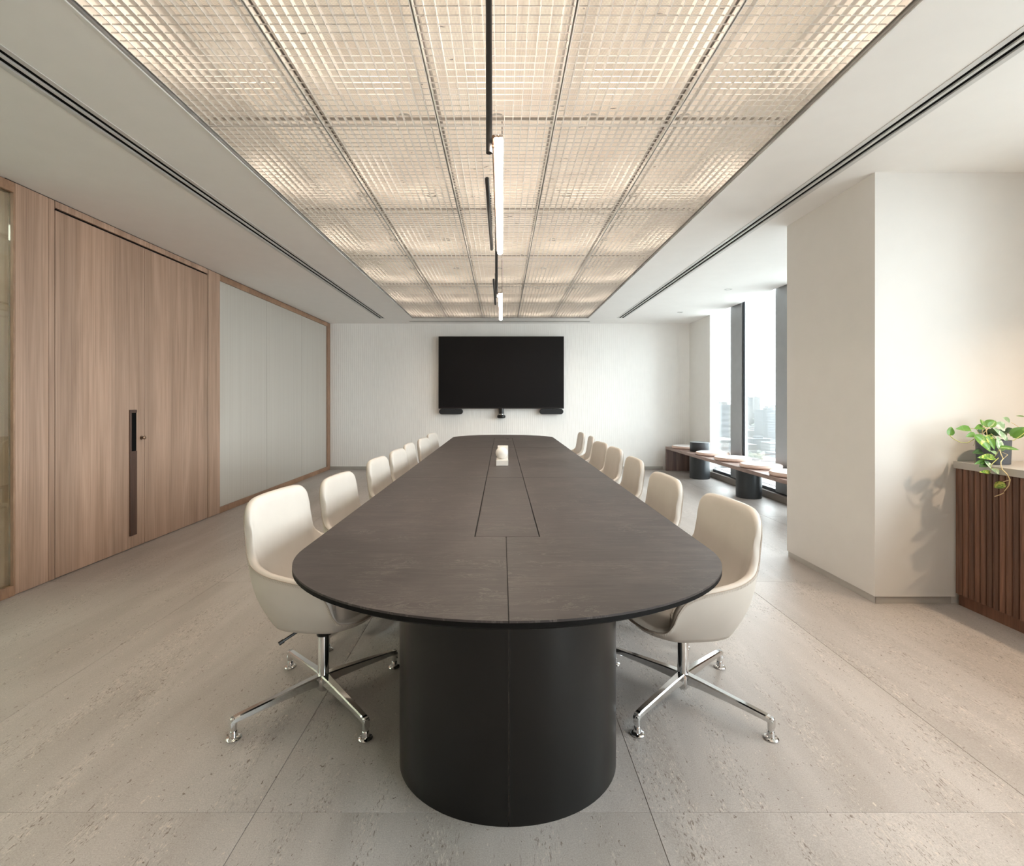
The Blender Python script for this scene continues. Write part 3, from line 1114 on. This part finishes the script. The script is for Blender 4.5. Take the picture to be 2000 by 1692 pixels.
# arm: tapered bar from the hub to the foot, sloping down and turning down at the end
def arm_mesh():
    m = MB()
    S = [(.015, .066, .108, .017), (.08, .068, .104, .0155), (.20, .066, .094, .0135), (.325, .060, .084, .0125), (.345, .058, .080, .0125), (.357, .040, .070, .0115)]
    vs = []
    for x, za, zb, w in S:
        c_ = .004
        vs += [(x, -w, za + c_), (x, -w, zb - c_), (x, -w + c_, zb), (x, w - c_, zb), (x, w, zb - c_), (x, w, za + c_), (x, w - c_, za), (x, -w + c_, za)]
    fs = []
    for i in range(len(S) - 1):
        for k_ in range(8):
            k2 = (k_ + 1) % 8
            fs.append((i*8+k_, i*8+k2, (i+1)*8+k2, (i+1)*8+k_))
    fs.append(tuple(range(8))); fs.append(tuple((len(S)-1)*8 + k_ for k_ in range(8)))
    m.add(vs, fs)
    m.lathe([(.011, .030), (.0118, .040), (.0125, .076), (.009, .080)], 16, c=(.345, 0, 0))
    return m
ARM = cm(arm_mesh(), 'chrome', True, 30)
GLIDE = cm(MB().lathe([(.025, 0), (.027, .002), (.027, .004), (.024, .0075), (.0150, .010), (.0135, .014), (.0135, .028), (.0115, .031)], 24, c=(.345, 0, 0)), 'chrome')

def chair(x, y, rot, lift, base_rot, label, right, grp):
    rz = R(180 + rot) if right else R(-rot)
    t_ = empty('conference_chair', (x, y, 0), rz)
    tag(t_, label, 'chair', grp)
    def part(name, me, parent=t_, loc=(0, 0, 0), r=0):
        o = bpy.data.objects.new(name, me); COL.objects.link(o); o.parent = parent
        o.location = loc; o.rotation_euler = (0, 0, r); return o
    dz = lift - .02
    sh = part('outer_shell', OUTER, loc=(0, 0, dz))
    part('stitching', STITCH, sh)
    part('upholstery', INNER, loc=(0, 0, dz))
    me = PISTON if lift > 0.01 else PISTON_LOW
    part('gas_piston', me)
    part('collar', COLLAR)
    part('column_sleeve', SLEEVE)
    hub = part('hub', HUB)
    for k_ in range(4):
        a = R(45 + 90 * k_) - (rz - R(180 if right else 0)) + R(base_rot)
        arm = part('base_arm', ARM, r=a)
        part('glide', GLIDE, arm)
    part('height_lever', LEVER, loc=(0, 0, dz))
PISTON = cm(MB().lathe([(.0125, .270), (.0125, .345)], 20).lathe([(.030, .340), (.06, .349), (.06, .36), (.03, .362)], 20), 'chrome')
PISTON_LOW = cm(MB().lathe([(.0125, .270), (.0125, .325)], 20).lathe([(.030, .320), (.06, .329), (.06, .345), (.03, .35)], 20), 'chrome')
LEVER = cm(MB().tube([(.0, -.03, .345), (-.04, -.10, .338), (-.085, -.155, .313)], .0055, 8).tube([(-.085, -.155, .313), (-.097, -.168, .306)], .008, 8), 'blackm')

GL, GR = 'cream leather swivel chairs along the table', 'cream leather swivel chairs along the table'
LEFT = [(-.748, 2.062, 7, .020, 0), (-.727, 2.776, 5, -.02, 20), (-.706, 3.585, 4, -.02, 8), (-.690, 4.20, 4, -.02, 0), (-.707, 4.82, 1, -.02, -12), (-.677, 5.49, 6, -.02, 5), (-.700, 6.33, 7, -.02, 0)]
RIGHT = [(.765, 2.075, 6, -.020, -3), (.722, 2.765, 3, -.02, -9), (.770, 3.60, 0, -.02, 5), (.812, 4.39, 3, -.02, 0), (.802, 4.96, 7, -.02, 10), (.850, 5.80, -4, -.02, 0), (.845, 6.47, 0, -.02, 3)]
ordn = ['nearest', 'second', 'third', 'fourth', 'fifth', 'sixth', 'farthest']
for i, (x, y, r_, lf, br_) in enumerate(LEFT):
    lab = ('cream leather swivel chair at the near rounded end of the table, oak door side' if i == 0 else
           'cream leather swivel chair, %s from the near end on the oak door side' % ordn[i] if i < 6 else
           'cream leather swivel chair, farthest on the oak door side, nearest the wall screen')
    chair(x, y, r_, lf, br_, lab, False, GL)
for i, (x, y, r_, lf, br_) in enumerate(RIGHT):
    lab = ('cream leather swivel chair at the near rounded end of the table, window side' if i == 0 else
           'cream leather swivel chair, %s from the near end on the window side' % ordn[i] if i < 6 else
           'cream leather swivel chair, farthest on the window side, nearest the wall screen')
    chair(x, y, r_, lf, br_, lab, True, GR)

# ================================================================== SCREEN, SPEAKERS, CAMERA ON THE FAR WALL
t = empty('wall_screen', (-.01, YB - .02, 1.76)); tag(t, 'large black flat wall screen, switched off', 'screen')
MB().box(-1.131, 1.131, -.075, -.030, -.652, .652, bev=.004).build('housing', M['blackm'], t)
MB().box(-1.116, 1.116, -.0785, -.074, -.630, .640).build('display', M['screen'], t)
MB().box(-.6, .6, -.032, .012, -.35, .35).build('wall_bracket', M['blackm'], t)
def soundbar(x, lab):
    t = empty('soundbar', (x, YB - .055, 1.055)); tag(t, lab, 'speaker', 'speakers under the wall screen')
    P_ = []
    for k_ in range(13): a = PI/2 + PI*k_/12; P_.append((-.165 + .049*math.cos(a), .049*math.sin(a)))
    for k_ in range(13): a = -PI/2 + PI*k_/12; P_.append((.165 + .049*math.cos(a), .049*math.sin(a)))
    o = MB().prism(P_, 0, .07, inset=.008).build('body', M['fabricblack'], t, True, 40)
    o.rotation_euler = (R(90), 0, 0); o.location = (0, .03, 0)
    MB().box(-.05, .05, .025, .060, -.01, .01).build('mount', M['blackm'], t)
soundbar(-.918, 'slim black rounded speaker under the lower left corner of the screen')
soundbar(.898, 'slim black rounded speaker under the lower right corner of the screen')
t = empty('video_camera', (-.008, YB - .06, 1.0)); tag(t, 'small black video camera hanging below the middle of the screen', 'camera')
MB().lathe([(.045, .012), (.045, .112), (.040, .115)], 28).build('body', M['blackm'], t, True, 35)
MB().lathe([(.047, 0.0), (.0475, .012), (.044, .016)], 28).build('silver_ring', M['chrome'], t, True, 35)
MB().lathe([(.050, -.068), (.073, -.055), (.078, -.035), (.073, -.015), (.045, 0)], 28).build('base_dome', M['black'], t, True, 35)
MB().box(-.02, .02, .03, .065, .02, .08).build('bracket', M['blackm'], t)

# ================================================================== LINEAR PENDANTS
def pendant(k_, lab):
    y = 1.553 + 2.25 * k_
    t = empty('linear_pendant', (-.010, y, 2.08)); tag(t, lab, 'pendant lamp', 'tube lamps on the black ceiling rods')
    # glowing tube along the room
    n_ = 20
    tb_ = MB().tube([(0, .012, 0), (0, 1.192, 0)], .0145, 24)
    tb_.build('glass_tube', M['tube'], t, True, 40)
    # slim bronze spine along the upper left flank
    MB().tube([(-.0165, .01, .010), (-.0165, 1.194, .010)], .0058, 12).build('spine', M['bronze'], t, True, 40)
    # rounded ends: the glow runs round the end, a bronze hood covers its upper half
    for yy, s_ in ((.012, -1), (1.192, 1)):
        for nm, mt, rr, q0, q1 in (('glow_end', 'tube', .0145, 0, 24), ('end_hood', 'bronze', .0154, 1, 11)):
            vs, fs = [], []
            for a_ in range(7):
                ph_ = PI / 2 * a_ / 6
                for q in range(q0, q1 + 1):
                    th = 2 * PI * q / 24
                    vs.append((rr * math.cos(ph_) * math.cos(th), yy + s_ * rr * math.sin(ph_), rr * math.cos(ph_) * math.sin(th)))
            w_ = q1 - q0 + 1
            for a_ in range(6):
                for q in range(w_ - 1):
                    fs.append((a_*w_+q, a_*w_+q+1, (a_+1)*w_+q+1, (a_+1)*w_+q))
            MB().add(vs, fs).build(nm, M[mt], t, True)
    # hanging rod from the ceiling, joint to the tube
    MB().tube([(-.031, .05, -.022), (-.033, .05, GZ + .13 - 2.08)], .0105, 16).build('hanging_rod', M['blackm'], t, True, 40)
    o = MB().tube([(-.031, .05, 0), (-.008, .05, 0)], .006, 10).build('joint', M['bronze'], t, True, 40)
    MB().tube([(.012, 1.15, .012), (.012, 1.15, GZ + .13 - 2.08)], .002, 6).build('cable', M['blackm'], t)
    # black carrier bar under the grille
    hb = 2.470 - 2.08
    MB().tube([(-.071, 1.137, hb), (-.071, 1.149, hb), (-.071, 2.40, hb), (-.071, 2.412, hb)], [.006, .0125, .0125, .006], 16).build('carrier_bar', M['blackm'], t, True, 40)
    for yy in (2.05, 2.38): MB().tube([(-.071, yy, hb), (-.071, yy, GZ + .1 - 2.08)], .005, 8).build('bar_stem', M['blackm'], t)
pendant(0, 'glowing tube lamp hung low along the ceiling centre, the nearer and larger one')
pendant(1, 'glowing tube lamp along the ceiling centre, the farther one near the screen')

# ================================================================== MARBLE SCULPTURE
t = empty('marble_sculpture', (.003, 3.77, .751)); tag(t, 'small white marble sculpture of a ball against an upright block', 'sculpture')
MB().box(-.046, .046, 0, .18, 0, .042, bev=.0015).build('base_block', M['marble'], t)
MB().box(-.036, .047, .145, .185, .042, .140, bev=.0015).build('upright_block', M['marble'], t)
o = bmesh.new(); bmesh.ops.create_uvsphere(o, u_segments=40, v_segments=24, radius=.0475)
me = bpy.data.meshes.new('ball'); o.to_mesh(me); o.free()
o = link('ball', me, M['marble'], t, True); o.location = (-.004, .095, .089)

# ================================================================== WINDOW BENCH
t = empty('window_bench', (3.17, 6.5, 0)); tag(t, 'long low walnut bench by the windows on black drum supports', 'bench')
MB().box(-.240, .245, -2.45, 2.30, .385, .430, bev=.003).build('seat_plank', M['bench'], t)
MB().box(-.240, .245, 2.26, 2.30, 0, .386, bev=.002).build('end_panel', M['benchpanel'], t)
for (dx, dy) in ((.027, 1.44), (.036, -.12), (.03, -1.68)):
    MB().lathe([(.150, 0), (.154, .004), (.154, .384), (.15, .386)], 48, c=(dx, dy, 0)).build('drum_support', M['charcoal'], t, True, 40)
sd = empty('side_table', (3.197, 7.94, .431)); tag(sd, 'low round charcoal drum side table standing on the bench', 'side table')
MB().lathe([(.148, 0), (.150, .003), (.150, .148), (.147, .151), (.142, .151), (.140, .146)], 48).build('drum', M['charcoal'], sd, True, 35)
MB().lathe([(.001, .1485), (.139, .1485)], 48, cap=False).build('top', M['winmetal'], sd)
CU = [(8.44, 'round blush seat cushion on the bench, behind the black drum side table'),
      (7.40, 'round blush seat cushion on the bench, just in front of the drum side table'),
      (6.75, 'round blush seat cushion on the bench, in front of the wide grey mullion'),
      (6.02, 'round blush seat cushion on the bench, second from the white column'),
      (5.35, 'round blush seat cushion on the bench, partly hidden by the white column')]
random.seed(3)
for y, lab in CU:
    t = empty('seat_cushion', (3.172 + random.uniform(-.006, .006), y, .431)); tag(t, lab, 'cushion', 'round cushions on the window bench')
    MB().lathe([(.20, 0), (.226, .003), (.235, .014), (.236, .030), (.229, .043), (.222, .046)], 56).build('side_band', M['cushion'], t, True, 60)
    MB().lathe([(.224, .045), (.21, .0505), (.15, .054), (.001, .055)], 56, cap=False).build('top_panel', M['cushtop'], t, True, 60)
    MB().tube([(.229*math.cos(2*PI*q/48), .229*math.sin(2*PI*q/48), .044) for q in range(48)], .003, 5, closed=True).build('piping', M['cushion'], t, True)

# ================================================================== SIDEBOARD
t = empty('sideboard', (2.78, 1.6, 0)); tag(t, 'walnut sideboard with vertical ribbed front and grey stone top', 'sideboard')
MB().box(-.012, .58, -2.1, 1.415, .838, .880, bev=.0015).build('stone_top', M['counter'], t)
MB().box(.028, .56, -2.08, 1.412, .07, .838).build('carcass', M['walnut'], t)
MB().box(.020, .55, -2.08, 1.412, 0, .072, bev=.001).build('plinth', M['walnut'], t)
# one rib profile: convex strip with a step, shared by all ribs
P_ = [(.030, 0), (.030, .0340), (.016, .0338), (.001, .0325), (-.002, .026), (-.001, .018), (.005, .008), (.016, .0015)]
P_ = [(x, y_) for x, y_ in P_]
rib = MB()
n_ = len(P_)
rib.add([(x, y_, .072) for x, y_ in P_] + [(x, y_, .836) for x, y_ in P_],
        [tuple(range(n_)), tuple(n_ + k_ for k_ in range(n_))] + [(k_, (k_+1) % n_, n_ + (k_+1) % n_, n_ + k_) for k_ in range(n_)])
ribm = rib.mesh('rib'); ribm.materials.append(M['walnut'])
y = 1.415 - .012 - .036
MB().box(.004, .03, y + .036, 1.413, .072, .836).build('end_strip', M['walnut'], t)
k_ = 0
while y > -2.08:
    o = bpy.data.objects.new('rib', ribm); COL.objects.link(o); o.parent = t; o.location = (0, y, 0)
    y -= .0362; k_ += 1

# ================================================================== POTHOS
PC = Vector((2.905, 2.905, .8805))
t = empty('potted_pothos', PC); tag(t, 'trailing variegated pothos in a round slate-grey pot on the sideboard', 'plant')
MB().lathe([(.070, 0), (.074, .002), (.078, .135), (.0785, .140), (.073, .140), (.070, .120), (.001, .120)], 40, cap=False).build('pot', M['pot'], t, True, 40)
MB().lathe([(.001, .1215), (.0715, .1215)], 32, cap=False).build('soil', M['soil'], t)
def wp(u, v, d):
    if v > 940: d = min(d, 2.750 * 960 / (1830 + u / 9.4 - 980))   # hangs clear of the counter edge
    return wp0(u, v, d)
def wp0(u, v, d):
    """point of the plant: u, v measured in the photo's plant crop, d = distance down the room"""
    px = 1830 + u / 9.4; py = 800 + v / 9.4
    return Vector(((px - 980) * d / 960, d, 1.25 + (783 - py) * d / 960)) - PC
LEAVES = [  # base u,v ; tip u,v ; width ; depth base, tip ; material
    (228,470, 262,312, 120, 2.86,2.87, 0), (604,352, 345,356, 120, 2.86,2.84, 0), (700,455, 528,500, 105, 2.85,2.84, 0),
    (846,318, 690,352, 110, 2.87,2.85, 0), (852,292, 798,178, 85, 2.86,2.88, 0), (880,300, 1055,192, 130, 2.90,2.92, 0),
    (962,318, 1085,205, 110, 2.86,2.87, 0), (1235,345, 1045,255, 170, 2.88,2.87, 2), (1330,240, 1200,150, 140, 2.92,2.92, 2),
    (715,480, 985,775, 215, 2.83,2.79, 1), (930,478, 1062,742, 120, 2.82,2.79, 1), (1150,720, 1110,490, 120, 2.80,2.82, 2),
    (1290,570, 1032,332, 105, 2.84,2.82, 2), (1385,495, 1610,320, 190, 2.90,2.88, 0), (1162,690, 1520,742, 85, 2.80,2.76, 0),
    (830,770, 652,798, 110, 2.82,2.79, 3), (1058,880, 752,882, 125, 2.81,2.77, 1), (885,935, 690,1002, 85, 2.80,2.78, 0),
    (900,1000, 772,1056, 110, 2.81,2.77, 3), (892,948, 1002,1100, 85, 2.80,2.77, 2), (975,1150, 780,1148, 75, 2.78,2.74, 1),
    (1030,1085, 1135,1195, 100, 2.77,2.75, 2), (1215,1340, 1050,1440, 150, 2.74,2.73, 1), (1600,128, 1450,116, 30, 2.90,2.88, 0),
    (1000,450, 1150,370, 160, 2.90,2.92, 3), (900,470, 1000,360, 150, 2.92,2.94, 3), (1120,470, 1290,400, 150, 2.93,2.93, 3),
    (1130,740, 1280,690, 90, 2.82,2.80, 2), (1010,760, 1080,830, 80, 2.80,2.77, 2), (760,420, 850,350, 90, 2.90,2.90, 3),
    (1280,420, 1420,360, 130, 2.94,2.94, 3)]
random.seed(11)
for (u0, v0, u1, v1, w, d0, d1, mi) in LEAVES:
    a = wp(u0, v0, d0); b_ = wp(u1, v1, d1)
    ax = b_ - a; L_ = ax.length; ax.normalize()
    # leaf plane tilted partly towards the viewer and partly up
    nrm = (Vector((random.uniform(-.3, .1), -1, .55 + random.uniform(-.2, .2)))); nrm -= ax * nrm.dot(ax); nrm.normalize()
    sd_ = ax.cross(nrm)
    hw = w / 9.4 * ((d0 + d1) / 2) / 960 / 2
    rows = 9
    vs, fs = [], []
    for j in range(rows + 1):
        s_ = j / rows
        prof = (math.sin(PI * min(1, s_ ** .62))) ** .85 if 0 < s_ < 1 else 0
        wv = hw * (prof * 1.05 + (.0 if j else .18))
        cu = -.10 * L_ * (s_ ** 2)
        mid = a + ax * (s_ * L_) - nrm * (.12 * L_ * (s_ - .5) ** 2)
        for q in (-1, -.5, 0, .5, 1):
            back = -.06 * L_ * abs(q) if j == 0 else 0
            vs.append(tuple(mid + sd_ * (q * wv) + nrm * (abs(q) * wv * .35) + ax * (back + (-.07 * L_ * abs(q) if j == 1 else 0))))
    for j in range(rows):
        for q in range(4):
            i0 = j * 5 + q
            fs.append((i0, i0 + 1, i0 + 6, i0 + 5))
    MB().add(vs, fs).build('leaf', M['leaf%d' % mi], t, True)
STEMS = [([(228,468,2.86),(300,540,2.85),(430,605,2.84),(560,612,2.84),(640,570,2.84),(700,530,2.85),(780,520,2.88)], .0022, 'stem'),
         ([(600,355,2.86),(640,350,2.86),(720,355,2.87),(800,480,2.88)], .0016, 'stem'),
         ([(604,365,2.86),(640,430,2.86),(760,520,2.87)], .0015, 'stem'),
         ([(846,318,2.86),(830,420,2.87),(850,540,2.89)], .0018, 'stemp'),
         ([(852,292,2.86),(900,360,2.85),(918,460,2.85),(900,540,2.88)], .0022, 'stemp'),
         ([(962,320,2.86),(900,390,2.86),(840,450,2.86),(830,540,2.89)], .002, 'stemp'),
         ([(940,470,2.84),(1000,450,2.83),(1060,510,2.82),(1100,600,2.82)], .002, 'stem'),
         ([(1150,740,2.80),(1175,820,2.79),(1215,905,2.78),(1175,960,2.77),(1175,1030,2.77),(1200,1100,2.76),(1290,1190,2.75),(1342,1290,2.74),(1320,1400,2.74),(1235,1505,2.74)], .0024, 'stemp'),
         ([(1165,775,2.80),(1230,800,2.79),(1300,832,2.78),(1222,905,2.78)], .0014, 'stemp'),
         ([(1215,1330,2.74),(1280,1310,2.74),(1338,1290,2.74)], .0018, 'stemp'),
         ([(1228,1530,2.74),(1150,1570,2.74),(1060,1597,2.74)], .002, 'stemp'),
         ([(1100,700,2.82),(1180,600,2.84),(1300,570,2.87),(1390,575,2.87),(1500,510,2.87),(1620,420,2.86)], .0022, 'stem'),
         ([(1370,240,2.9),(1480,310,2.9),(1620,400,2.9)], .0016, 'stemp'),
         ([(1050,880,2.81),(1110,800,2.81),(1130,740,2.81)], .0017, 'stem'),
         ([(1000,1100,2.77),(990,1020,2.78),(1130,890,2.79)], .0022, 'stem'),
         ([(975,1150,2.78),(1000,1100,2.77),(1030,1085,2.77),(1190,1105,2.76)], .0014, 'stemp'),
         ([(700,560,2.84),(690,620,2.84),(670,665,2.84)], .001, 'stem'),
         ([(700,900,2.83),(690,960,2.82),(720,990,2.81)], .0013, 'stem')]
for pts, r_, mt in STEMS:
    MB().tube([tuple(wp(*p)) for p in pts], r_, 7).build('stem', M[mt], t, True)

# ================================================================== CITY FAR BELOW
M['citybase'] = plain('city_ground', (0.36, 0.36, 0.35), 0.9, var=0.2)
def citymat(name, colr, dark):
    m, nt, b_ = newmat(name)
    tc = nt.nodes.new('ShaderNodeTexCoord'); sep = nt.nodes.new('ShaderNodeSeparateXYZ')
    nt.links.new(tc.outputs['Object'], sep.inputs[0])
    a = N(nt, 'ShaderNodeMath', operation='MULTIPLY'); a.inputs[1].default_value = 1 / 3.4
    nt.links.new(sep.outputs[2], a.inputs[0])
    f = N(nt, 'ShaderNodeMath', operation='FRACT'); nt.links.new(a.outputs[0], f.inputs[0])
    l = N(nt, 'ShaderNodeMath', operation='LESS_THAN'); l.inputs[1].default_value = .42
    nt.links.new(f.outputs[0], l.inputs[0])
    nt.links.new(mixc(nt, l.outputs[0], colr, dark), b_.inputs['Base Color'])
    b_.inputs['Roughness'].default_value = .9
    return m
CM = [citymat('city_white', (.17, .17, .17), (.11, .112, .116)), citymat('city_cream', (.16, .155, .15), (.105, .105, .105)), citymat('city_grey', (.12, .125, .132), (.09, .095, .10))]  # pale, low-contrast tones carry the distance haze in the colour
M['treecity'] = plain('city_tree', (.10, .11, .092), .9, var=.2)
GZ0 = -62
tag(MB().box(-200, 3800, -300, 5000, GZ0 - 1, GZ0).build('ground', M['citybase']), kind='structure')
random.seed(21)
TAKEN = []
def free(x, y, r_):
    return all(math.hypot(x - a, y - b_) > r_ + c_ for a, b_, c_ in TAKEN)
def building(px_ratio, dist, w, d, hgt, mat, lab, grp, name='building'):
    x, y = px_ratio * dist, dist
    if not free(x, y, math.hypot(w, d) / 2): return
    TAKEN.append((x, y, math.hypot(w, d) / 2 + 1))
    t_ = empty(name, (x, y, GZ0)); tag(t_, lab, 'building', grp)
    MB().box(-w/2, w/2, -d/2, d/2, 0, hgt).build('walls', mat, t_)
    MB().box(-w/2 - .2, w/2 + .2, -d/2 - .2, d/2 + .2, hgt, hgt + 1.0).build('roof_edge', mat, t_)
    MB().box(-w*.2, w*.15, -d*.2, d*.2, hgt + 1, hgt + 3.5).build('roof_room', mat, t_)
building(.435, 300, 10, 14, 60, CM[2], 'tall pale striped tower block outside the farther window pane', None, 'tower')
building(.452, 420, 12, 16, 59, CM[1], 'narrow hazy tower beside the striped tower block outside', None, 'tower')
building(.500, 1100, 14, 18, 70, CM[2], 'blue-grey hazy skyscraper on the skyline in the nearer window pane', None, 'tower')
building(.517, 1500, 18, 18, 74, CM[0], 'pale thin skyscraper on the skyline in the nearer window pane', None, 'tower')
building(.553, 260, 60, 26, 14, CM[0], 'long low white building with a stepped roof below the nearer window pane', None)
n_b = 0
for row in range(12):
    dist = 130 * 1.27 ** row
    for k_ in range(9):
        ra = .405 + .18 * (k_ + random.uniform(.1, .9)) / 9
        w = random.uniform(14, 30) * (1 + dist / 1500); d = random.uniform(12, 26)
        hgt = random.uniform(8, 26) + (random.random() < .15) * 22 + dist * .006
        building(ra, dist * random.uniform(.9, 1.1), w, d, hgt, random.choice(CM), 'pale hazy city building far below the windows', 'city buildings far below the windows')
        n_b += 1
tr = MB()
for k_ in range(900):
    dist = random.uniform(120, 1500); ra = random.uniform(.40, .60)
    r_ = random.uniform(3, 6) * (1 + dist / 900)
    x, y = ra * dist, dist
    if not free(x, y, r_): continue
    vs = []
    for (zz, rr) in ((0, .7), (.5, 1.0), (1.1, .75)):
        for q in range(6):
            a = 2 * PI * q / 6 + random.uniform(-.2, .2)
            vs.append((x + math.cos(a) * r_ * rr, y + math.sin(a) * r_ * rr, GZ0 + r_ * zz))
    vs.append((x, y, GZ0 + r_ * 1.5))
    fs = [(i*6+q, i*6+(q+1) % 6, (i+1)*6+(q+1) % 6, (i+1)*6+q) for i in range(2) for q in range(6)] + [(12+q, 12+(q+1) % 6, 18) for q in range(6)]
    tr.add(vs, fs)
tag(tr.build('trees', M['treecity']), 'pale green tree crowns between the city buildings far below', 'trees', kind='stuff')
